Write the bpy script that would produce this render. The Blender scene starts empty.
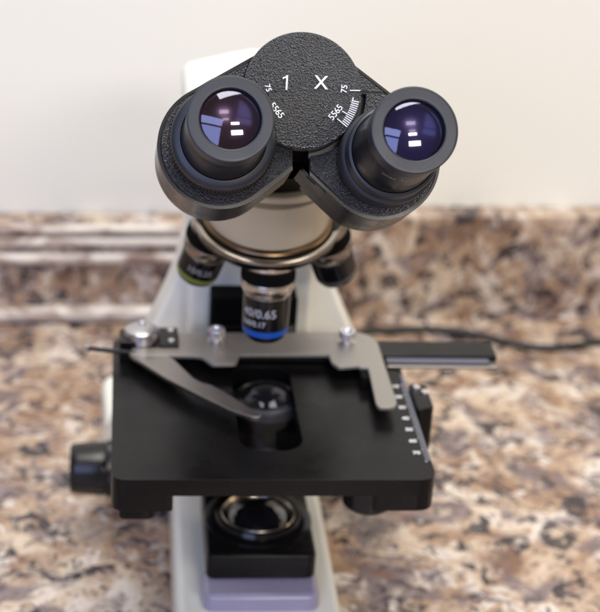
import bpy, bmesh, math, random
from mathutils import Vector, Matrix
random.seed(4)
S = 0.001                       # all numbers below are millimetres
COL = bpy.context.scene.collection
PI = math.pi

# ------------------------------------------------------------------ materials
def newmat(name):
    m = bpy.data.materials.new(name); m.use_nodes = True
    return m, m.node_tree.nodes, m.node_tree.links, m.node_tree.nodes['Principled BSDF']
def bump_noise(n, l, b, scale, strength, dist, detail=2.0, distort=0.0, vec=None, rough=.5):
    t = n.new('ShaderNodeTexNoise'); t.inputs['Scale'].default_value = scale
    t.inputs['Detail'].default_value = detail; t.inputs['Distortion'].default_value = distort
    t.inputs['Roughness'].default_value = rough
    bp = n.new('ShaderNodeBump'); bp.inputs['Strength'].default_value = strength
    bp.inputs['Distance'].default_value = dist
    if vec is None:
        tc = n.new('ShaderNodeTexCoord'); vec = tc.outputs['Object']
    l.new(vec, t.inputs['Vector']); l.new(t.outputs['Fac'], bp.inputs['Height'])
    l.new(bp.outputs['Normal'], b.inputs['Normal'])
    return t, bp
def rough_var(n, l, b, lo, hi, scale=60):
    tc = n.new('ShaderNodeTexCoord'); t = n.new('ShaderNodeTexNoise')
    t.inputs['Scale'].default_value = scale; t.inputs['Detail'].default_value = 6
    mr = n.new('ShaderNodeMapRange'); mr.inputs['From Min'].default_value = .3; mr.inputs['From Max'].default_value = .7
    mr.inputs['To Min'].default_value = lo; mr.inputs['To Max'].default_value = hi
    l.new(tc.outputs['Object'], t.inputs['Vector']); l.new(t.outputs['Fac'], mr.inputs['Value'])
    l.new(mr.outputs['Result'], b.inputs['Roughness'])
def simple(name, col, rough=.5, metal=0., lo=None, hi=None, bump=None, coat=0., spec=.5):
    m, n, l, b = newmat(name)
    b.inputs['Base Color'].default_value = (*col, 1); b.inputs['Roughness'].default_value = rough
    b.inputs['Metallic'].default_value = metal; b.inputs['Coat Weight'].default_value = coat
    b.inputs['Coat Roughness'].default_value = .15
    b.inputs['Specular IOR Level'].default_value = spec
    if lo is not None: rough_var(n, l, b, lo, hi)
    if bump: bump_noise(n, l, b, *bump)
    return m

def wrinkle():
    m, n, l, b = newmat('black_wrinkle_paint')
    b.inputs['Base Color'].default_value = (.030, .035, .050, 1)
    b.inputs['Roughness'].default_value = .28
    b.inputs['Specular IOR Level'].default_value = 1.0
    b.inputs['Coat Weight'].default_value = .5; b.inputs['Coat Roughness'].default_value = .2
    tc = n.new('ShaderNodeTexCoord')
    t1 = n.new('ShaderNodeTexNoise'); t1.inputs['Scale'].default_value = 1450; t1.inputs['Detail'].default_value = 1.5
    t1.inputs['Distortion'].default_value = 1.2
    t2 = n.new('ShaderNodeTexVoronoi'); t2.inputs['Scale'].default_value = 1700; t2.feature = 'SMOOTH_F1'
    ad = n.new('ShaderNodeMath'); ad.operation = 'ADD'
    l.new(tc.outputs['Object'], t1.inputs['Vector']); l.new(tc.outputs['Object'], t2.inputs['Vector'])
    l.new(t1.outputs['Fac'], ad.inputs[0]); l.new(t2.outputs['Distance'], ad.inputs[1])
    bp = n.new('ShaderNodeBump'); bp.inputs['Strength'].default_value = 1.0; bp.inputs['Distance'].default_value = .0017
    l.new(ad.outputs[0], bp.inputs['Height']); l.new(bp.outputs['Normal'], b.inputs['Normal']); l.new(bp.outputs['Normal'], b.inputs['Coat Normal'])
    return m

def granite(name, stripe=False):
    m, n, l, b = newmat(name)
    tc = n.new('ShaderNodeTexCoord')
    mp = n.new('ShaderNodeMapping'); l.new(tc.outputs['Object'], mp.inputs['Vector'])
    V = mp.outputs['Vector']
    def noise(scale, detail=5, dist=.6, rough=.6, off=0):
        mm = n.new('ShaderNodeMapping'); mm.inputs['Location'].default_value = (off, off * 1.7, off * .6)
        l.new(V, mm.inputs['Vector'])
        t = n.new('ShaderNodeTexNoise'); t.inputs['Scale'].default_value = scale; t.inputs['Detail'].default_value = detail
        t.inputs['Distortion'].default_value = dist; t.inputs['Roughness'].default_value = rough
        l.new(mm.outputs['Vector'], t.inputs['Vector']); return t.outputs['Fac']
    def ramp(fac, stops):
        r = n.new('ShaderNodeValToRGB'); e = r.color_ramp.elements
        while len(e) < len(stops): e.new(.5)
        for k, (p, c) in enumerate(stops):
            e[k].position = p; e[k].color = (*c, 1) if len(c) == 3 else c
        l.new(fac, r.inputs['Fac']); return r.outputs['Color']
    def mix(f, a, c):
        x = n.new('ShaderNodeMix'); x.data_type = 'RGBA'
        l.new(f, x.inputs[0])
        for s, k in ((a, 6), (c, 7)):
            if isinstance(s, tuple): x.inputs[k].default_value = (*s, 1)
            else: l.new(s, x.inputs[k])
        return x.outputs[2]
    g = lambda v: (v, v, v)
    base = ramp(noise(21, 6, .9), [(.34, (.16, .092, .062)), (.44, (.34, .22, .145)), (.52, (.465, .34, .245)), (.62, (.59, .48, .38))])
    pale = ramp(noise(33, 6, 1.1, .62, 3), [(.52, g(0)), (.60, g(.9))])
    c = mix(pale, base, (.68, .60, .545))
    mauve = ramp(noise(27, 6, 1.2, .66, 7), [(.50, g(0)), (.58, g(.85))])
    c = mix(mauve, c, (.145, .11, .125))
    rust = ramp(noise(40, 6, 1.0, .64, 11), [(.56, g(0)), (.66, g(.6))])
    c = mix(rust, c, (.20, .09, .05))
    dark = ramp(noise(52, 7, 1.3, .68, 17), [(.54, g(0)), (.585, g(.97))])
    c = mix(dark, c, (.028, .021, .027))
    dot = ramp(noise(190, 5, .6, .6, 23), [(.55, g(0)), (.64, g(.75))])
    c = mix(dot, c, (.06, .04, .042))
    dot2 = ramp(noise(150, 4, .6, .6, 29), [(.62, g(0)), (.70, g(.8))])
    c = mix(dot2, c, (.70, .65, .60))
    l.new(c, b.inputs['Base Color'])
    b.inputs['Roughness'].default_value = .24
    b.inputs['Specular IOR Level'].default_value = .5
    return m

def lens_mat(name, tint, edge, rough=.03):
    # dark coated glass: purple reflection coating over a black interior
    m, n, l, b = newmat(name)
    b.inputs['Base Color'].default_value = (*edge, 1)
    b.inputs['Roughness'].default_value = rough
    b.inputs['Specular IOR Level'].default_value = .22
    b.inputs['Specular Tint'].default_value = (*tint, 1)
    b.inputs['IOR'].default_value = 1.7
    b.inputs['Coat Weight'].default_value = .15; b.inputs['Coat Roughness'].default_value = .02
    return m
def front_glass(name, tint, amount=.10):
    m, n, l, b = newmat(name)
    n.remove(b); out = n['Material Output']
    tr = n.new('ShaderNodeBsdfTransparent'); gl = n.new('ShaderNodeBsdfGlossy')
    gl.inputs['Roughness'].default_value = .055; gl.inputs['Color'].default_value = (*tint, 1)
    fr = n.new('ShaderNodeFresnel'); fr.inputs['IOR'].default_value = 1.6
    ad = n.new('ShaderNodeMath'); ad.operation = 'ADD'; ad.inputs[1].default_value = amount; ad.use_clamp = True
    mx = n.new('ShaderNodeMixShader')
    l.new(fr.outputs[0], ad.inputs[0]); l.new(ad.outputs[0], mx.inputs[0])
    l.new(tr.outputs[0], mx.inputs[1]); l.new(gl.outputs[0], mx.inputs[2]); l.new(mx.outputs[0], out.inputs['Surface'])
    return m

M = {}
M['wrinkle'] = wrinkle()
M['rubber'] = simple('eyecup_satin_black', (.0125, .016, .026), .42, lo=.36, hi=.5, spec=.55)
M['barrel'] = simple('anodised_black', (.006, .006, .008), .28, lo=.22, hi=.36, spec=.5)
M['side'] = simple('satin_black_casting', (.006, .005, .006), .30, lo=.22, hi=.36, spec=.42, bump=(350, .06, .0003))
M['black'] = simple('stage_black_enamel', (.0040, .0035, .0040), .3, lo=.22, hi=.36, spec=.2, bump=(900, .05, .0002))
M['deep'] = simple('matt_black', (.0025, .0023, .0025), .8, spec=.1)
M['gloss'] = simple('gloss_black', (.004, .004, .005), .16, lo=.12, hi=.24, spec=.35)
M['edge'] = simple('highlight_edge_enamel', (.075, .08, .10), .32, .6)  # paler metallic bevel colour that paints a highlight along the stage edges
M['white'] = simple('white_enamel', (.75, .745, .69), .32, lo=.26, hi=.40, coat=.25, bump=(260, .05, .0003))
M['cream'] = simple('shaded_white_enamel', (.50, .44, .33), .34, lo=.28, hi=.42, coat=.2)  # white paint below the head, its shade put into the colour
M['chrome'] = simple('chrome', (.62, .58, .55), .22, 1.0, lo=.18, hi=.3)
M['steel'] = simple('satin_steel', (.32, .295, .28), .33, 1.0, lo=.3, hi=.44, bump=(1500, .06, .0001))
M['steel_side'] = simple('polished_edge', (.50, .49, .51), .3, 1.0)
M['holder'] = simple('grey_metal_plate', (.31, .285, .26), .38, .6, lo=.36, hi=.5, bump=(1500, .05, .0001))
M['rim'] = simple('dark_burnished_rim', (.30, .265, .23), .22, 1.0, lo=.18, hi=.3)
M['brass'] = simple('worn_brass', (.13, .085, .05), .3, 1.0, lo=.24, hi=.4)
M['lav'] = simple('lavender_plastic', (.28, .26, .38), .34, lo=.26, hi=.36, coat=.3)
M['blue'] = simple('blue_ring', (.006, .075, .38), .4)
M['lime'] = simple('lime_ring', (.15, .185, .03), .4)
M['ringgrey'] = simple('grey_ring', (.05, .05, .055), .3)
M['dimink'] = simple('worn_white_ink', (.42, .42, .46), .55)
M['ink'] = simple('white_ink', (.78, .79, .82), .55)
M['greyink'] = simple('grey_ink', (.24, .23, .25), .5)
M['scale'] = simple('scale_strip', (.10, .105, .14), .4)
M['clear'] = simple('nickel_plated', (.72, .70, .72), .28, 1.0)
M['wall'] = simple('wall_paint', (.86, .855, .79), .7, bump=(120, .08, .0006, 4))
M['granite'] = granite('granite')
M['trim'] = simple('pale_trim', (.70, .64, .62), .25, lo=.2, hi=.35)
def trim_mat():
    m, n, l, b = newmat('pale_veined_trim')
    tc = n.new('ShaderNodeTexCoord'); mp = n.new('ShaderNodeMapping'); mp.inputs['Scale'].default_value = (.5, 1, 1)
    t = n.new('ShaderNodeTexNoise'); t.inputs['Scale'].default_value = 60; t.inputs['Detail'].default_value = 6; t.inputs['Distortion'].default_value = 1
    r = n.new('ShaderNodeValToRGB'); e = r.color_ramp.elements
    e[0].position = .38; e[0].color = (.24, .15, .12, 1); e[1].position = .56; e[1].color = (.68, .62, .56, 1)
    l.new(tc.outputs['Object'], mp.inputs['Vector']); l.new(mp.outputs['Vector'], t.inputs['Vector'])
    l.new(t.outputs['Fac'], r.inputs['Fac']); l.new(r.outputs['Color'], b.inputs['Base Color'])
    b.inputs['Roughness'].default_value = .25
    return m
M['trim'] = trim_mat()  # pale mottled colour of the backsplash ribs and the bead
M['cord'] = simple('cord_rubber', (.015, .015, .018), .45)
M['lens_in'] = lens_mat('lens_purple_coating', (.75, .50, 1.0), (.020, .002, .006), .22)
M['lens_in2'] = lens_mat('lens_violet_coating', (.55, .45, 1.0), (.008, .002, .046), .22)
M['glass_front'] = front_glass('eyepiece_front_glass', (.80, .80, 1.0), .03)
M['lamp_glass'] = lens_mat('lamp_glass', (1, 1, 1), (.006, .006, .008), .06); M['lamp_glass'].node_tree.nodes['Principled BSDF'].inputs['Coat Weight'].default_value = .9
M['lens_dark'] = lens_mat('condenser_lens_glass', (.6, .6, .7), (.008, .008, .011))

# ------------------------------------------------------------------ mesh helpers
def obj(name, bm, mat, parent=None, sharp=32, bevel=None, seg=3, smooth=True):
    me = bpy.data.meshes.new(name)
    bmesh.ops.recalc_face_normals(bm, faces=bm.faces)
    for v in bm.verts: v.co *= S
    bm.to_mesh(me); bm.free()
    o = bpy.data.objects.new(name, me); COL.objects.link(o)
    me.materials.append(M[mat] if isinstance(mat, str) else mat)
    if smooth:
        me.shade_smooth()
        if bevel:
            b = o.modifiers.new('bevel', 'BEVEL'); b.width = bevel * S; b.segments = seg
            b.limit_method = 'ANGLE'; b.angle_limit = math.radians(sharp); b.harden_normals = True
        else:
            me.set_sharp_from_angle(angle=math.radians(sharp))
    if parent: o.parent = parent
    return o
def xf(bm, mx, verts=None): bmesh.ops.transform(bm, matrix=mx, verts=verts if verts is not None else bm.verts)
def frame(origin, z, xhint=(1, 0, 0)):
    z = Vector(z).normalized(); x = Vector(xhint); x = (x - z * x.dot(z)).normalized(); y = z.cross(x)
    m = Matrix((x, y, z)).transposed().to_4x4(); m.translation = Vector(origin); return m
ID = Matrix.Identity(4)
def lathe(prof, mx=ID, seg=96, bm=None, knurl=None):
    """prof: list of (r, z); r 0 allowed at ends. knurl=(i0,i1,n,depth): teeth on those profile rows"""
    bm = bm or bmesh.new(); rows = []
    for i, (r, z) in enumerate(prof):
        if r <= 1e-6: rows.append([bm.verts.new(mx @ Vector((0, 0, z)))])
        else:
            row = []
            for k in range(seg):
                a = 2 * PI * k / seg; rr = r
                if knurl and knurl[0] <= i <= knurl[1] and k % 2: rr = r - knurl[2]
                row.append(bm.verts.new(mx @ Vector((rr * math.cos(a), rr * math.sin(a), z))))
            rows.append(row)
    for a, b in zip(rows, rows[1:]):
        for k in range(seg):
            k2 = (k + 1) % seg
            if len(a) == 1 and len(b) == 1: continue
            if len(a) == 1: bm.faces.new((a[0], b[k], b[k2]))
            elif len(b) == 1: bm.faces.new((a[k], b[0], a[k2]))
            else: bm.faces.new((a[k], b[k], b[k2], a[k2]))
    return bm
def extrude(poly, z0, z1, mx=ID, bm=None):
    bm = bm or bmesh.new()
    lo = [bm.verts.new(mx @ Vector((x, y, z0))) for x, y in poly]
    hi = [bm.verts.new(mx @ Vector((x, y, z1))) for x, y in poly]
    bm.faces.new(list(reversed(lo))); bm.faces.new(hi)
    for k in range(len(poly)):
        j = (k + 1) % len(poly); bm.faces.new((lo[k], lo[j], hi[j], hi[k]))
    return bm
def box(x0, x1, y0, y1, z0, z1, mx=ID, bm=None):
    return extrude([(x0, y0), (x1, y0), (x1, y1), (x0, y1)], z0, z1, mx, bm)
def rrect(x0, x1, y0, y1, r, n=6):
    out = []
    for cx, cy, a in ((x1 - r, y0 + r, -90), (x1 - r, y1 - r, 0), (x0 + r, y1 - r, 90), (x0 + r, y0 + r, 180)):
        for k in range(n + 1):
            t = math.radians(a + 90 * k / n); out.append((cx + r * math.cos(t), cy + r * math.sin(t)))
    return out
def round_poly(pts, rad, n=5):
    """round the corners of a polygon; rad scalar or list"""
    out = []; N = len(pts)
    for i, p in enumerate(pts):
        r = rad[i] if isinstance(rad, (list, tuple)) else rad
        P = Vector(p); A = (Vector(pts[i - 1]) - P); B = (Vector(pts[(i + 1) % N]) - P)
        d = min(r, A.length * .45, B.length * .45)
        if d < .05: out.append(tuple(P)); continue
        a = P + A.normalized() * d; b = P + B.normalized() * d
        for k in range(n + 1):
            t = k / n; q = a * (1 - t) ** 2 + P * 2 * t * (1 - t) + b * t * t
            out.append((q.x, q.y))
    return out
def tube(pts, r, seg=12, bm=None, sub=10):
    bm = bm or bmesh.new(); P = [Vector(p) for p in pts]; C = []
    for i in range(len(P) - 1):
        p0 = P[max(i - 1, 0)]; p1 = P[i]; p2 = P[i + 1]; p3 = P[min(i + 2, len(P) - 1)]
        for k in range(sub):
            t = k / sub
            C.append(.5 * ((2 * p1) + (p2 - p0) * t + (2 * p0 - 5 * p1 + 4 * p2 - p3) * t * t + (3 * p1 - p0 - 3 * p2 + p3) * t ** 3))
    C.append(P[-1]); rows = []
    for i, c in enumerate(C):
        d = (C[min(i + 1, len(C) - 1)] - C[max(i - 1, 0)]).normalized()
        up = Vector((0, 0, 1)) if abs(d.z) < .9 else Vector((1, 0, 0))
        m = frame(c, d, up)
        rows.append([bm.verts.new(m @ Vector((r * math.cos(2 * PI * k / seg), r * math.sin(2 * PI * k / seg), 0))) for k in range(seg)])
    for a, b in zip(rows, rows[1:]):
        for k in range(seg): bm.faces.new((a[k], a[(k + 1) % seg], b[(k + 1) % seg], b[k]))
    bm.faces.new(list(reversed(rows[0]))); bm.faces.new(rows[-1])
    return bm
def cut(o, bmc, op='DIFFERENCE'):
    """boolean difference, applied; the cutter is removed"""
    me = bpy.data.meshes.new('cutter'); bmesh.ops.recalc_face_normals(bmc, faces=bmc.faces)
    for v in bmc.verts: v.co *= S
    bmc.to_mesh(me); bmc.free()
    c = bpy.data.objects.new('cutter', me); COL.objects.link(c)
    mod = o.modifiers.new('cut', 'BOOLEAN'); mod.object = c; mod.operation = op; mod.solver = 'EXACT'
    others = [(x, x.show_viewport) for x in o.modifiers if x.type != 'BOOLEAN']
    for x, _ in others: x.show_viewport = False
    dg = bpy.context.evaluated_depsgraph_get(); dg.update()
    new = bpy.data.meshes.new_from_object(o.evaluated_get(dg))
    for x, f in others: x.show_viewport = f
    o.modifiers.remove(mod); o.data = new
    bpy.data.objects.remove(c); bpy.data.meshes.remove(me)
def text_bm(s, size, depth=.12, bold=.0, spacing=1.0):
    cu = bpy.data.curves.new('txt', 'FONT'); cu.body = s; cu.size = size; cu.extrude = depth / 2; cu.offset = bold
    cu.align_x = 'CENTER'; cu.align_y = 'CENTER'; cu.space_character = spacing; cu.resolution_u = 3
    o = bpy.data.objects.new('txt', cu); COL.objects.link(o)
    dg = bpy.context.evaluated_depsgraph_get(); dg.update()
    me = bpy.data.meshes.new_from_object(o.evaluated_get(dg))
    bm = bmesh.new(); bm.from_mesh(me)
    bpy.data.objects.remove(o); bpy.data.curves.remove(cu); bpy.data.meshes.remove(me)
    return bm
def merge(dst, src):
    me = bpy.data.meshes.new('t'); src.to_mesh(me); src.free(); dst.from_mesh(me); bpy.data.meshes.remove(me); return dst
def wrap(bm, r, phi0, z0, mx=ID, flip=1, r2=None):
    """bend flat text (x right, y up, z out) on a cylinder of radius r about local z, centred on angle phi0"""
    for v in bm.verts:
        rr = r + v.co.z
        if r2 is not None: rr += v.co.y * r2
        a = phi0 + flip * v.co.x / r
        v.co = mx @ Vector((rr * math.cos(a), rr * math.sin(a), z0 + flip * v.co.y))
    return bm

def empty(name, loc, label, cat):
    o = bpy.data.objects.new(name, None); COL.objects.link(o); o.location = Vector(loc) * S
    o.empty_display_size = .02
    o['label'] = label; o['category'] = cat; return o
def structure(o, label, cat):
    o['kind'] = 'structure'; o['label'] = label; o['category'] = cat

# ------------------------------------------------------------------ setting
BG = Matrix.Rotation(math.radians(2.5), 4, 'Z')       # the counter's back runs slightly askew to the microscope
o = obj('countertop', box(-1500, 1500, -900, 361, -30, 0, BG), 'granite', smooth=False)
structure(o, 'polished brown and cream mottled granite countertop', 'countertop')
bm = extrude([(-1500, -30), (1500, -30), (1500, 79.5), (2, 79.5), (0, 73.5), (-1500, 73.5)], -381, -361, BG @ Matrix.Rotation(PI / 2, 4, 'X'))
o = obj('backsplash', bm, 'granite', bevel=2)
structure(o, 'low granite backsplash along the foot of the wall', 'backsplash')
def quarter(x0, x1, y, z, r):                        # half-round strip along x, bulging to -y
    poly = [(y, z - r)] + [(y - r * 1.1 * math.cos(t), z + r * math.sin(t)) for t in [math.radians(-80 + 160 * k / 10) for k in range(11)]] + [(y, z + r)]
    bm = bmesh.new(); A = [bm.verts.new(BG @ Vector((x0, a, b))) for a, b in poly]; B = [bm.verts.new(BG @ Vector((x1, a, b))) for a, b in poly]
    bm.faces.new(A); bm.faces.new(list(reversed(B)))
    for k in range(len(poly)):
        j = (k + 1) % len(poly); bm.faces.new((A[k], B[k], B[j], A[j]))
    return bm
bt = bmesh.new()
for z, r in ((48, 4.4), (60, 4.0), (69, 3.6)):
    merge(bt, quarter(-900, -5, 360.7, z, r))
o = obj('backsplash_moulding', bt, 'trim', sharp=50)
structure(o, 'three pale ribs running along the left of the backsplash', 'moulding')
bt = quarter(-900, -18, 360.6, 6, 6)
o = obj('counter_bead', bt, 'trim', sharp=50)
structure(o, 'pale bead where the countertop meets the left backsplash', 'bead')
o = obj('wall', box(-1500, 1500, 381.5, 400, -30, 1500, BG), 'wall', smooth=False)
structure(o, 'plain off-white painted wall behind the counter', 'wall')

# ------------------------------------------------------------------ microscope
mic = empty('microscope', (0, 40, 0), 'binocular laboratory microscope in white and black standing on the granite counter', 'microscope')
MICINV = mic.matrix_world
def part(name, bm, mat, parent=None, **k):
    o = obj(name, bm, mat, **k)
    p = parent or mic; o.parent = p
    if p is mic: o.matrix_parent_inverse = Matrix.Translation(-Vector((0, 40, 0)) * S)
    return o

# base: narrow tongue in front, wide foot behind
base = part('base', extrude(round_poly([(-38.5, -82), (38.5, -82), (40, 118), (72, 123), (76, 190), (-76, 190), (-72, 123), (-37, 118)], [12, 12, 6, 10, 14, 14, 10, 6]), 6, 48), 'white', bevel=4.5, seg=5)
for x, y in ((-28, -68), (28, -68), (-62, 172), (62, 172)):
    part('rubber_foot', lathe([(0, 0), (8, 0), (8, 7), (0, 7)], Matrix.Translation((x, y, 0)), 24), 'deep', base)

# lamp housing
lav = part('lamp_base', extrude(rrect(-25.8, 28.3, -47, -22, 5), 44, 56.5), 'lav', bevel=3.2, seg=5)
part('lamp_riser', box(-22, 25, -22, 30, 44, 56.4), 'black')
lamp = part('lamp_housing', extrude(rrect(-24.5, 27, -34, 31, 4), 56.6, 70), 'black', bevel=1.4)
lc = Matrix.Translation((1.5, -2, 70))
part('lens_collar', lathe([(26.2, -1), (25.8, .6), (24.4, 1.1), (20.5, 1.1), (19.6, 3.2), (18.6, 3.2), (18.6, -1)], lc), 'gloss', lamp)
part('lens_ring', lathe([(18.0, .5), (18.0, 3.4), (17.6, 3.9), (17.0, 3.9), (15.6, 1.8), (15.2, .5)], lc), 'rim', lamp)
part('lens', lathe([(15.2 * k / 12, -14.2 + math.sqrt(22.0 ** 2 - (15.2 * k / 12) ** 2)) for k in range(12, -1, -1)], lc), 'lamp_glass', lamp)

# arm: arched column and a flaring rear shell
bm = bmesh.new()
zs = [(40, 31.5), (150, 31.5), (185, 31.5), (215, 33), (240, 36), (257, 37), (260, 33), (264.5, 16), (267.5, 3)]
ring = [(-hw, z) for z, hw in zs] + [(hw, z) for z, hw in reversed(zs)]
f = [bm.verts.new((x, 76, z)) for x, z in ring]; g = [bm.verts.new((x, 122, z)) for x, z in ring]
bm.faces.new(list(reversed(f))); bm.faces.new(g)
for k in range(len(ring)):
    j = (k + 1) % len(ring); bm.faces.new((f[k], f[j], g[j], g[k]))
arm = part('arm', bm, 'white', bevel=3.5, seg=4, sharp=40)
# flared shell behind the column
sh = [(-75, 34), (-73, 44), (-67, 66), (-61, 86), (-52.5, 114), (-43, 136), (-37, 153), (-33, 175), (-32.5, 215), (33, 215), (35, 175), (41, 158), (49, 138), (62, 110), (69, 86), (74, 66), (79, 44), (80, 34)]
bm = extrude(sh, -126, -100, Matrix.Rotation(PI / 2, 4, 'X'))
part('arm_shell', bm, 'white', arm, bevel=3, seg=4, sharp=40)
# stage rack on the front of the arm
rack = part('stage_rack', box(-21, 22, 60, 76, 60, 158), 'deep', bevel=1)
part('rack_block', box(-19, 20, 52, 60, 70, 146), 'gloss', rack, bevel=1.5)

# nose of the arm (holds the turret), tilted cylinder with a flat flange on top
AL = math.radians(16)
NRM = Vector((0, -math.sin(AL), math.cos(AL)))
T = Vector((0, 18.2, 218))
NM = frame(T, NRM)
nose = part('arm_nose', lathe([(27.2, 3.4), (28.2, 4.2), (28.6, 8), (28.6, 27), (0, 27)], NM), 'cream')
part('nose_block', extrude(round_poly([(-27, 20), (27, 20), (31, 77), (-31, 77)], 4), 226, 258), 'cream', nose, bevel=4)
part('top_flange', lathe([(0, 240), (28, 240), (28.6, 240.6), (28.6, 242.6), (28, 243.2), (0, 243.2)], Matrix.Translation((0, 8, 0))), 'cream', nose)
# turret
tur = part('nosepiece', lathe([(0, -7), (27, -7), (31.5, -5.5), (33, -3.5), (33, -1.0), (31.8, -.4), (0, -.4)], NM), 'gloss')
part('rim', lathe([(33.2, -1.6), (33.6, -.6), (33.2, .6), (32.3, 1.1), (31.2, 1.1), (31, -.3)], NM), 'rim', tur)
part('groove', lathe([(31.3, .8), (30, 1.0), (29.6, 1.4)], NM), 'deep', tur)
part('brass_ring', lathe([(29.8, 1.0), (30.1, 2.2), (29.4, 3.0), (28.4, 3.3), (27.4, 4.4)], NM), 'brass', tur)

# objectives
def objective(o0, d, top_r, L, ring_mat, texts, ang, name_mat='gloss', label=None, cm='chrome', rw=0):
    z = Vector(d).normalized(); mx = frame(o0, z, (1, 0, 0))       # local z points down the objective
    ob = part('objective', lathe([(0, 0), (top_r, 0), (top_r, 9.2), (0, 9.2)], mx, 64), 'barrel')
    r = top_r
    part('chrome_collar', lathe([(r - .6, .6), (r + .15, 1.2), (r + .15, 6.0), (r - .6, 6.6)], mx, 64), cm, ob)
    part('grip_ring', lathe([(r - .5, 6.4), (r + .4, 7.0), (r + .4, 12.6), (r - .5, 13.2)], mx, 96, knurl=(1, 2, .28)), 'deep', ob)
    part('chrome_band', lathe([(r, 13.0), (r + .2, 13.6), (r + .1, 16.5), (r - 1.1, 19.4), (r - 1.4, 19.8), (r - 1.4, 20.3)], mx, 64), cm, ob)
    rb = r - 1.2
    part('barrel', lathe([(rb - .4, 19.8), (rb, 20.4), (rb - .3, L - 7.5 + rw), (rb - .9, L - 7.2 + rw)], mx, 64), name_mat, ob)
    part('colour_ring', lathe([(rb - .9, L - 7.3 + rw), (rb - .35, L - 7.0 + rw), (rb - .5, L - 3.6), (rb - 1.2, L - 3.2)], mx, 64), ring_mat, ob)
    part('tip', lathe([(rb - 1.0, L - 3.3), (rb - 1.6, L - 1.4), (rb - 3.2, L), (3.2, L), (2.8, L - .8), (0, L - .8)], mx, 64), 'gloss', ob)
    bt = None
    for s, size, dz, da in texts:
        t = text_bm(s, size, .1, .06)
        for v in t.verts: v.co.y = -v.co.y; v.co.x = v.co.x
        a0 = ang + da
        for v in t.verts:
            rr = rb + .05 + v.co.z
            a = a0 - v.co.x / rb * SGN
            v.co = mx @ Vector((rr * math.cos(a), rr * math.sin(a), dz + v.co.y))
        bt = t if bt is None else merge(bt, t)
    if bt: part('lettering', bt, 'dimink' if cm == 'chrome' else 'greyink', ob, smooth=False)
    if label: ob['label'] = label
    return ob
# local frame of a downward objective: z = -Z, x = +X, so y = z cross x = -Y  -> viewer (-Y) sits at +90 deg, x right means smaller angle
SGN = 1
oa = Vector((0, 0, 0))
objective((0, -.5, 210), (0, 0, -1), 12.0, 42.5, 'blue', [('40/0.65', 5.6, 27.0, 0), ('160/0.17', 3.5, 32.2, .25)], PI / 2 + .42, label='blue ringed objective pointing straight down at the stage', rw=.8)
d0 = Vector((0, 0, -1)); ax = Vector((0, math.sin(AL), -math.cos(AL)))
for sgn, L, rm, tx, tr in ((-1, 36, 'lime', [('10/0.25', 4.2, 25.5, 0)], 11.6), (1, 36, 'ringgrey', [], 11.6)):
    rot = Matrix.Rotation(sgn * -PI / 2, 3, ax)
    d = rot @ d0; p = T + rot @ (Vector((0, -.5, 212)) - T)
    if d.x * sgn < 0: rot = Matrix.Rotation(sgn * PI / 2, 3, ax); d = rot @ d0; p = T + rot @ (Vector((0, -.5, 212)) - T)
    p.x += -2.0 if sgn < 0 else 4.5; d.x += 0 if sgn < 0 else .06
    objective(p, d, tr, L, rm, tx, PI / 2 + .15, label='lime ringed objective swung out to the left' if sgn < 0 else 'grey tipped objective swung out to the right', cm='rim', rw=1.6)

# ------------------------------------------------------------------ stage
stage = part('stage', extrude(round_poly([(-69, -81), (69, -81), (69, 50), (-69, 50)], [7, 8, 8, 6]), 132, 140), 'black', bevel=1.1, seg=4)
cut(stage, extrude(round_poly([(-69, -81), (-43, -81), (-43, -60), (-52, 48), (-69, 48)], [7, 2, 3, 3, 4]), 124.5, 134), 'UNION')
cut(stage, extrude(round_poly([(42, -81), (69, -81), (69, 48), (52, 48), (42, -60)], [2, 8, 4, 3, 3]), 124.5, 134), 'UNION')
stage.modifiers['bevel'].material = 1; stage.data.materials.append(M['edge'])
cut(stage, extrude(rrect(-13.6, 14.6, -57, 21, 10), 120, 150))
side_web = bmesh.new()
for x0, x1 in ((-41, -39), (37, 39)): box(x0, x1, -56, 45, 126, 131.8, bm=side_web)
box(-39, 37, -62, -60, 127, 131.8, bm=side_web)
under = part('under_plate', box(-44, 40, -14, 58, 108, 124), 'deep', stage, bevel=1)
part('side_web', side_web, 'deep', stage, smooth=False)
cut(under, lathe([(0, 90), (16, 90), (16, 140), (0, 140)], ID, 48))
part('stage_carrier', extrude(round_poly([(-66, -72), (-50, -72), (-44, -20), (-44, 40), (-64, 40)], 4), 114.0, 124.3), 'black', stage, bevel=1.5)
kn = Matrix.Translation((51, -20, -4))
kb = part('travel_knob', lathe([(0, 94), (11.2, 94), (12, 95), (12, 106), (11, 107), (8, 107), (8, 112), (13, 112), (13.6, 113), (13.6, 118), (0, 118)], kn, 64), 'side', stage)
# condenser in the stage opening
CM = Matrix.Translation((3.0, 2.5, 0))
con = part('condenser', lathe([(0, 96), (24, 96), (24, 112), (17, 115), (15.2, 118), (15.2, 133.0), (14.7, 135.0), (13.4, 135.6), (12.8, 135.0), (12.4, 134.5), (0, 134.5)], CM), 'side')
part('rim', lathe([(15.1, 128.5), (16.4, 129.2), (16.4, 133.2), (15.7, 134.2), (14.6, 134.8)], CM), 'rubber', con)
part('lens', lathe([(12.3, 134.4)] + [(12.2 * k / 10, 120.5 + math.sqrt(19.0 ** 2 - (12.2 * k / 10) ** 2)) for k in range(10, -1, -1)], CM, 64), 'lens_dark', con)

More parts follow.
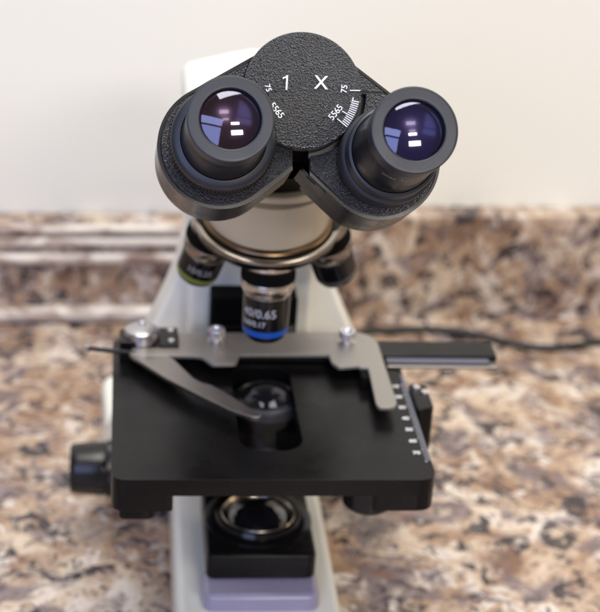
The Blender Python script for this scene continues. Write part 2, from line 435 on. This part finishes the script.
# vernier strip and figures on the right edge
bm = box(67.3, 68.7, -66, 14, 140.05, 140.5)
part('scale_strip', bm, 'scale', stage, smooth=False)
bm = bmesh.new()
for k in range(36):
    y = 4 - k * 2; box(66.1 if k % 5 == 0 else 66.5, 67.1, y - .18, y + .18, 140.05, 140.15, bm=bm)
for k in range(7):
    t = text_bm(str(10 * (k + 1)), 3.3, .1, .1)
    xf(t, Matrix.Translation((63.5, 2.5 - k * 10.2, 140.12))); merge(bm, t)
part('scale_marks', bm, 'ink', stage, smooth=False)
# block with screws standing out beyond the right edge
blk = part('scale_block', extrude(round_poly([(69.2, -25), (77.5, -23), (77.5, -1), (69.2, 1)], 2.5), 120, 143), 'black', stage, bevel=1)
for x, y in ((72.2, -4), (75.4, -8.5)):
    part('screw', lathe([(0, 143.9), (1.5, 143.9), (1.8, 143.5), (1.8, 142.8)], Matrix.Translation((x, y, 0)), 24), 'clear', blk)

# travelling rail, slide holder and clip
rail = part('rail', box(-66, 117, 26, 41.5, 140.3, 144.8), 'black', stage, bevel=.8)
part('rail_ledge', box(62, 116.2, 19.6, 25.9, 140.4, 142.0), 'steel', rail, bevel=.4)
part('rail_strip', box(62, 112.5, 21.8, 25.8, 142.1, 143.4), 'scale', rail, bevel=.3)
Z0, Z1 = 144.2, 146.2
hp = [(-37.8, 42.5), (50, 45.5), (56, 42.5), (59, 36), (59.2, -27), (57, -31), (50.2, -31), (49.4, -27), (50.4, -2), (50.6, 7.5), (46.8, 8), (46.2, 9.5), (36.8, 7.7), (34.0, 12.5), (33.4, 21), (-9.5, 20), (-11.5, 10.5), (-22.8, 9.8), (-27, 17), (-30, 18.5), (-60, 18.5), (-60, 25.5), (-37.8, 26.5)]
hr = [1, 6, 5, 5, 2.5, 2.5, 1.5, 1, 1, .5, .5, 1, 1.5, 1.5, 1.5, 1.5, 1.5, 1.5, 1.5, 1.5, 1.5, 1, 1]
holder = part('slide_holder', extrude(round_poly(hp, hr, 4), Z0 + 1.5, Z1 + 1.2), 'holder', stage, bevel=.35, seg=2)
part('shadow_block', box(46.6, 50.2, -1.5, 7.2, 140.3, 146.6), 'deep', holder, bevel=.3)  # black block in place of the shadow lying on the stage here
blkl = part('clamp_block', box(-47, -37.9, 26, 45, 145.8, 149), 'black', holder, bevel=.5)
for y in (30, 41): part('screw', lathe([(0, 149.9), (1.3, 149.9), (1.6, 149.5), (1.6, 148.8)], Matrix.Translation((-41.4, y, 0)), 24), 'clear', blkl)
pk = part('pivot_knob', lathe([(0, 154.6), (6.4, 154.4), (7.9, 153.4), (8.4, 151.6), (8.4, 147.8), (8.0, 147.2), (0, 147.2)], Matrix.Translation((-55.4, 34, 0)), 72), 'steel_side', holder)
part('screw', lathe([(0, 155.8), (1.2, 155.8), (1.5, 155.3), (1.5, 154.2)], Matrix.Translation((-55.2, 37.5, 0)), 24), 'clear', pk)
part('knob_post', box(-66, -57, 26, 40, 145.7, 150.5), 'black', holder, bevel=1)
for x, y in ((-19.8, 33), (43.6, 32.5)):
    sc = part('thumb_screw', lathe([(4.0, 147.4), (4.2, 147.8), (4.2, 149), (2.8, 149.2), (2.8, 150), (4.1, 150.3), (4.1, 154), (3.7, 154.5), (2.2, 154.5), (1.8, 153.6), (0, 153.6)], Matrix.Translation((x, y, 0)), 40, knurl=(5, 6, .3)), 'clear', holder)
    part('slot', box(-1.9, 1.9, -.4, .4, 153.6, 153.75, Matrix.Translation((x, y, 0)) @ Matrix.Rotation(.5, 4, 'Z')), 'deep', sc, smooth=False)
# swinging clip finger, a tapering curved blade
cp = [(-62, 23), (-60, 17.5), (-45, -3.5), (-31, -19), (-17, -33.5), (-7, -40.2), (-4.0, -40), (-3.4, -37.5), (-8, -32), (-18, -17.5), (-24.5, -10), (-28.5, -8.2), (-32, -4), (-37.5, 8), (-41, 16), (-47, 22.5), (-55, 25)]
clip = part('slide_clip', extrude(round_poly(cp, 2.0, 5), 145.2, 147.2), 'steel', stage, bevel=.4, seg=2)
tb = tube([(-58, 22, 146.5), (-68, 22.8, 147), (-80.5, 25, 147.4)], 1.1, 10)
lever = part('clip_lever', tb, 'side', clip)
part('lever_tip', lathe([(0, -1.6), (1.4, -1.4), (1.7, 0), (1.4, 1.4), (0, 1.6)], Matrix.Translation((-81, 25, 147.4)), 20), 'steel_side', lever)

# focus knobs
def knob(sx):
    mx = frame((sx * 60, 92, 41), (sx, 0, 0), (0, 0, 1))
    k = part('focus_knob', lathe([(0, 0), (10, 0), (10, 9.6), (13.6, 10), (14.2, 11), (14.6, 14), (14.2, 20), (13.6, 27), (13.2, 29.6), (12, 31), (0, 31.2)], mx, 120), 'side')
    part('coarse_ring', lathe([(13.9, 8.2), (15.2, 8.6), (15.2, 11.2), (14.2, 11.6)], mx, 120, knurl=(1, 2, .3)), 'side', k)
knob(-1); knob(1)

# ------------------------------------------------------------------ binocular head
P0 = Vector((-.5, -91.5, 314)); E = Vector((0, -math.cos(PI / 6), .5)); U = Vector((0, .5, math.cos(PI / 6)))
HM = Matrix((Vector((1, 0, 0)), U, E)).transposed().to_4x4(); HM.translation = P0     # x right, y up the face, z to the viewer
R_D = 21.9
head = part('binocular_head', lathe([(0, -60), (18, -60), (19, -4), (0, -4)], HM), 'deep')
# neck between head and arm
bm = bmesh.new()
sec = [((0, 8, 243.5), (0, 0, 1), 23), ((0, 6, 250), (0, -.1, 1), 23.5), ((0, -2, 262), (0, -.35, 1), 23), ((0, -18, 275), (0, -.8, .8), 21), (tuple(P0 - E * 45 + U * -6), tuple(E), 20)]
rows = []
for c, d, r in sec:
    m = frame(c, d); rows.append([bm.verts.new(m @ Vector((r * math.cos(2 * PI * k / 48), r * math.sin(2 * PI * k / 48), 0))) for k in range(48)])
for a, b in zip(rows, rows[1:]):
    for k in range(48): bm.faces.new((a[k], a[(k + 1) % 48], b[(k + 1) % 48], b[k]))
part('neck', bm, 'side', head)

disc = part('hinge_disc', lathe([(R_D - .2, -6), (R_D, -5.6), (R_D, -.7), (R_D - .25, -.2), (R_D - .9, 0), (0, 0)], HM, 160), 'wrinkle', head)
def on_disc(t, x, y, rot, z=.06): xf(t, HM @ Matrix.Translation((x, y, z)) @ Matrix.Rotation(math.radians(rot), 4, 'Z')); return t
lt = bmesh.new()
one = extrude([(-.05, -2.75), (.62, -2.75), (.62, 2.75), (.05, 2.75), (-.35, 2.2), (-1.35, 1.75), (-1.35, 1.15), (-.05, 1.7)], -.05, .05); merge(lt, on_disc(one, -6.3, 2.6, -3)); merge(lt, on_disc(text_bm('X', 7.2, .1, .05), 6.7, 2.7, -2))
merge(lt, on_disc(text_bm('75', 3.2, .1, .03), 15.4, .8, 84)); merge(lt, on_disc(text_bm('5565', 3.5, .1, .03, .92), 12.2, -8.1, 51))
merge(lt, on_disc(text_bm('75', 2.9, .1, .03), -13.0, .3, -72)); merge(lt, on_disc(text_bm('5565', 3.5, .1, .03, .92), -9.7, -8.0, -50))
bm = lt
def tick(a, r0, r1, w=.34): box(r0, r1, -w / 2, w / 2, .02, .1, HM @ Matrix.Rotation(math.radians(a), 4, 'Z'), bm)
tick(1.0, 17.4, 21.4)
for k in range(13):
    a = -11 - k * 2.35; tick(a, 16.4 if k in (7, 12) else 18.4, 21.2, .4)
tick(-9.5, 18.6, 19.0, 1.6)
for k in range(8): tick(-171 + k * 2.6, 18.6, 21.2, .3)
part('lettering', lt, 'ink', disc, smooth=False)

def lobe_poly(sx, c, r, rd, clip, gap=None, cutline=False):
    """plan of one prism box: rounded end about c, straight tangents to the hinge; gap = radius cut out round the hinge"""
    c = Vector(c); d = c.normalized(); n = Vector((-d.y, d.x))      # n: left normal
    base_a = math.atan2(d.y, d.x)
    s = math.asin(max(-1, min(1, (rd - r) / c.length)))             # tangent tilt
    pts = []
    a0 = base_a - PI / 2 - s; a1 = base_a + PI / 2 + s
    a0, a1 = base_a - (PI / 2 - s), base_a + (PI / 2 - s)
    for k in range(41):
        a = a0 + (a1 - a0) * k / 40; pts.append((c.x + r * math.cos(a), c.y + r * math.sin(a)))
    if gap is None:
        b0, b1 = a1, a0 + 2 * PI
        for k in range(25):
            a = b0 + (b1 - b0) * k / 24; pts.append((rd * math.cos(a), rd * math.sin(a)))
        return pts
    return pts, a0, a1
CL, RL = Vector((-30.0, -21.0)), 23.2
CR, RR = Vector((29.6, -24.5)), 22.6
def clip_x(poly, x0, side):
    """keep the part of poly with side*(x - x0) >= 0 (Sutherland-Hodgman)"""
    out = []
    for i in range(len(poly)):
        a = poly[i - 1]; b = poly[i]; fa = side * (a[0] - x0); fb = side * (b[0] - x0)
        if (fa >= 0) != (fb >= 0):
            t = fa / (fa - fb); out.append((a[0] + t * (b[0] - a[0]), a[1] + t * (b[1] - a[1])))
        if fb >= 0: out.append(b)
    return out
def make_lobe(sx, c, r, label):
    rd = 20.6
    full = clip_x(lobe_poly(sx, c, r, rd, 0), sx * 3.2, sx)
    inner = clip_x(lobe_poly(sx, c, r - 1.6, rd - 1.6, 0), sx * 3.4, sx)
    body = part('prism_box', extrude(full, -38, -4.6, HM), 'side', head, bevel=.9, seg=3)
    cut(body, extrude(lobe_poly(sx, c, r - 1.0, rd - 1.0, 0), -6.2, 5, HM @ Matrix.Translation((sx * .0, 0, 0))))
    cut(body, lathe([(0, -9), (22.15, -9), (22.15, 5), (0, 5)], HM, 96))
    body['label'] = label
    plate = part('cover_plate', extrude(inner, -6.3, -3.6, HM), 'wrinkle', body, bevel=.35, seg=2)
    cut(plate, lathe([(0, -20), (22.15, -20), (22.15, 5), (0, 5)], HM, 96))
    if sx > 0:
        cut(plate, extrude([(18, .1), (60, .1), (60, 1.0), (18, 1.0)], -20, 5, HM))
        arc = [(0, .12)] + [(24.2 * math.cos(a), min(.12, 24.2 * math.sin(a))) for a in [math.radians(-85 + 85 * k / 30) for k in range(31)]]
        cut(plate, extrude(arc, -20, 5, HM)); cut(body, extrude(arc, -9, 5, HM))
    return body
bl = make_lobe(-1, CL, RL, 'left prism box'); br = make_lobe(1, CR, RR, 'right prism box')
ca = math.radians(-39.6 - 90) + math.asin((20.6 - RR) / CR.length)
pn = Vector((math.cos(ca), math.sin(ca), 0)); pd = Vector((-pn.y, pn.x, 0))
if pd.x < 0: pd = -pd
PMX = HM @ Matrix((pd, Vector((0, 0, 1)), pn)).transposed().to_4x4()
rr0 = 20.6
off = PMX @ Matrix.Translation((0, 0, rr0 - .15))
pan = part('side_panel', extrude(rrect(19, 32, -30, -7.2, 1.5, 4), -.6, .45, off), 'side', br, bevel=.25)
part('slot', box(22.5, 27.0, -9.6, -8.9, .35, .6, off), 'deep', pan, smooth=False)
# hinge core under the disc, and seams on the right box
part('hinge_core', lathe([(0, -34), (21.4, -34), (21.4, -5.4), (0, -5.4)], HM, 96), 'deep', head)

def eyepiece(c, h_face, flange, lensmat, label, textline=False):
    mx = HM @ Matrix.Translation((c[0], c[1], 0))
    ep = part('eyepiece', lathe(flange, mx, 144), 'rubber')
    hf = h_face; R = 14.6
    z0 = flange[-1][1]
    bar = [(R + .9, z0 - 1), (R + .7, z0 + 1), (R + .2, z0 + 4), (R, z0 + 8), (R, hf - 6), (R + .1, hf - 5.6)]
    part('barrel', lathe(bar, mx, 144), 'barrel', ep)
    cup = [(R - .2, hf - 9.4), (R + .15, hf - 9), (R + .2, hf - 8.6), (R + .25, hf - 1), (R + .25, hf - .45), (R - .05, hf - .1), (R - .4, hf), (R - .8, hf), (11.2, hf), (10.75, hf), (10.55, hf - .12), (10.5, hf - .5), (10.4, hf - 3.8), (10.2, hf - 6)]
    part('eyecup', lathe(cup, mx, 144), 'rubber', ep)
    Rc = 31.0; zc = hf - 1.3 - math.sqrt(Rc * Rc - 10.4 ** 2)
    pr = [(10.4 * k / 12, 0) for k in range(13)]
    front = [(r, zc + math.sqrt(Rc * Rc - r * r)) for r, _ in reversed(pr)]
    lens = part('lens', lathe(front, mx, 96), 'glass_front', ep)
    Rb = 24.0; zb = hf - 8
    back = [(r, zb + (Rb - math.sqrt(Rb * Rb - r * r))) for r, _ in reversed(pr)]
    part('inner_lens', lathe([(10.6, hf - 4)] + [(10.6, back[0][1])] + back, mx, 96), lensmat, ep)
    ep['label'] = label
    return ep, mx
k1 = [(16, -4), (18.3, -3.4), (18.6, -2.6), (18.6, 8.4), (18.9, 8.8), (18.9, 12.0), (18.4, 12.8), (17.2, 13.4), (15.6, 13.8)]
epl, mxl = eyepiece((-30.0, -21.0), 48, k1, M['lens_in'], 'left eyepiece with knurled dioptre ring and short barrel')
part('knurled_ring', lathe([(18.4, 4.0), (19.6, 4.4), (19.6, 9.6), (18.9, 10.0)], mxl, 180, knurl=(1, 2, .8)), 'side', epl)
k2 = [(15.5, -4), (17.6, -3.4), (18, -2.6), (18, 8.6), (17.4, 9.2), (16.9, 9.4), (16.9, 16.8), (16.5, 17.6), (15.6, 18)]
epr, mxr = eyepiece((31.0, -25.0), 57, k2, M['lens_in2'], 'right eyepiece drawn out on a longer barrel')
t = text_bm('Wide  Field', 2.5, .06, .0)
# lettering bent round the underside of the right barrel, tops towards the eye
for v in t.verts:
    rr = 14.66 + v.co.z; a = math.radians(-103) + v.co.x / 14.6
    v.co = mxr @ Vector((rr * math.cos(a), rr * math.sin(a), 40.5 + v.co.y))
part('lettering', t, 'greyink', epr, smooth=False)

# ------------------------------------------------------------------ power cord
tb = tube([(40, 168, 20), (48, 230, 5), (72, 300, 3), (98, 335, 3), (130, 343, 3), (166, 343, 3), (195, 330, 3), (212, 321, 3), (236, 317, 3), (270, 327, 3), (330, 345, 3), (420, 340, 3)], 2.5, 16)
o = obj('power_cord', tb, 'cord'); o['label'] = 'thin black power cord curving over the granite behind the microscope'; o['category'] = 'cord'

# ------------------------------------------------------------------ lights
def area(name, loc, target, sx, sy, col, power):
    l = bpy.data.lights.new(name, 'AREA'); l.shape = 'RECTANGLE'; l.size = sx; l.size_y = sy; l.color = col; l.energy = power
    o = bpy.data.objects.new(name, l); COL.objects.link(o); o.location = loc
    d = Vector(target) - Vector(loc); o.rotation_euler = d.to_track_quat('-Z', 'Y').to_euler(); return o
tgt = (0, 0, .2)
def sph(az, el, dist):     # from the head; az positive to the viewer's right, 0 = straight back past the camera
    a, e = math.radians(az), math.radians(el)
    return (math.sin(a) * math.cos(e) * dist, -.1 - math.cos(a) * math.cos(e) * dist, .31 + math.sin(e) * dist)
area('window_light', sph(-27, 35.5, 1.7), (0, -.1, .3), .90, .26, (.50, .60, 1.0), 4)
area('window_light', sph(-27, 15.5, 1.7), (0, -.1, .3), .90, .80, (.46, .56, 1.0), 11)
area('ceiling_light', (0.1, -.15, 1.9), (0, .1, .1), 1.2, .9, (1.0, .97, .90), 35.5)
area('lamp_light', sph(10, 34, 1.8), (0, -.1, .3), .32, .10, (1.0, .92, .84), 4)
area('lamp_light', sph(12, 22.5, 1.8), (0, -.1, .3), .46, .18, (1.0, .94, .88), 10)
area('side_light', (1.3, .0, .65), (0, .05, .1), .5, .7, (1.0, .80, .56), 4)

w = bpy.data.worlds.new('World'); bpy.context.scene.world = w; w.use_nodes = True
w.node_tree.nodes['Background'].inputs['Color'].default_value = (1.0, .96, .88, 1)
w.node_tree.nodes['Background'].inputs['Strength'].default_value = .20

# ------------------------------------------------------------------ camera
Cc = Vector((-68.461, -657.069, 493.637)) * S
r = Vector((.99332817, -.09818468, .06048903)); u = Vector((-.0125823, .42911919, .90316023)); fw = Vector((.1146335, .89789559, -.42502079))
cam = bpy.data.cameras.new('camera'); co = bpy.data.objects.new('camera', cam); COL.objects.link(co)
mw = Matrix((r, u, -fw)).transposed().to_4x4(); mw.translation = Cc; co.matrix_world = mw
cam.sensor_fit = 'HORIZONTAL'; cam.sensor_width = 36; cam.lens = 1607.1 / 600 * 36
cam.clip_start = .01; cam.clip_end = 50
cam.dof.use_dof = True; cam.dof.focus_distance = .578; cam.dof.aperture_fstop = 96.4 / 6.8
sc = bpy.context.scene; sc.camera = co
sc.view_settings.view_transform = 'Standard'; sc.view_settings.look = 'None'; sc.view_settings.exposure = 0; sc.view_settings.gamma = 1
sc.cycles.use_denoising = True
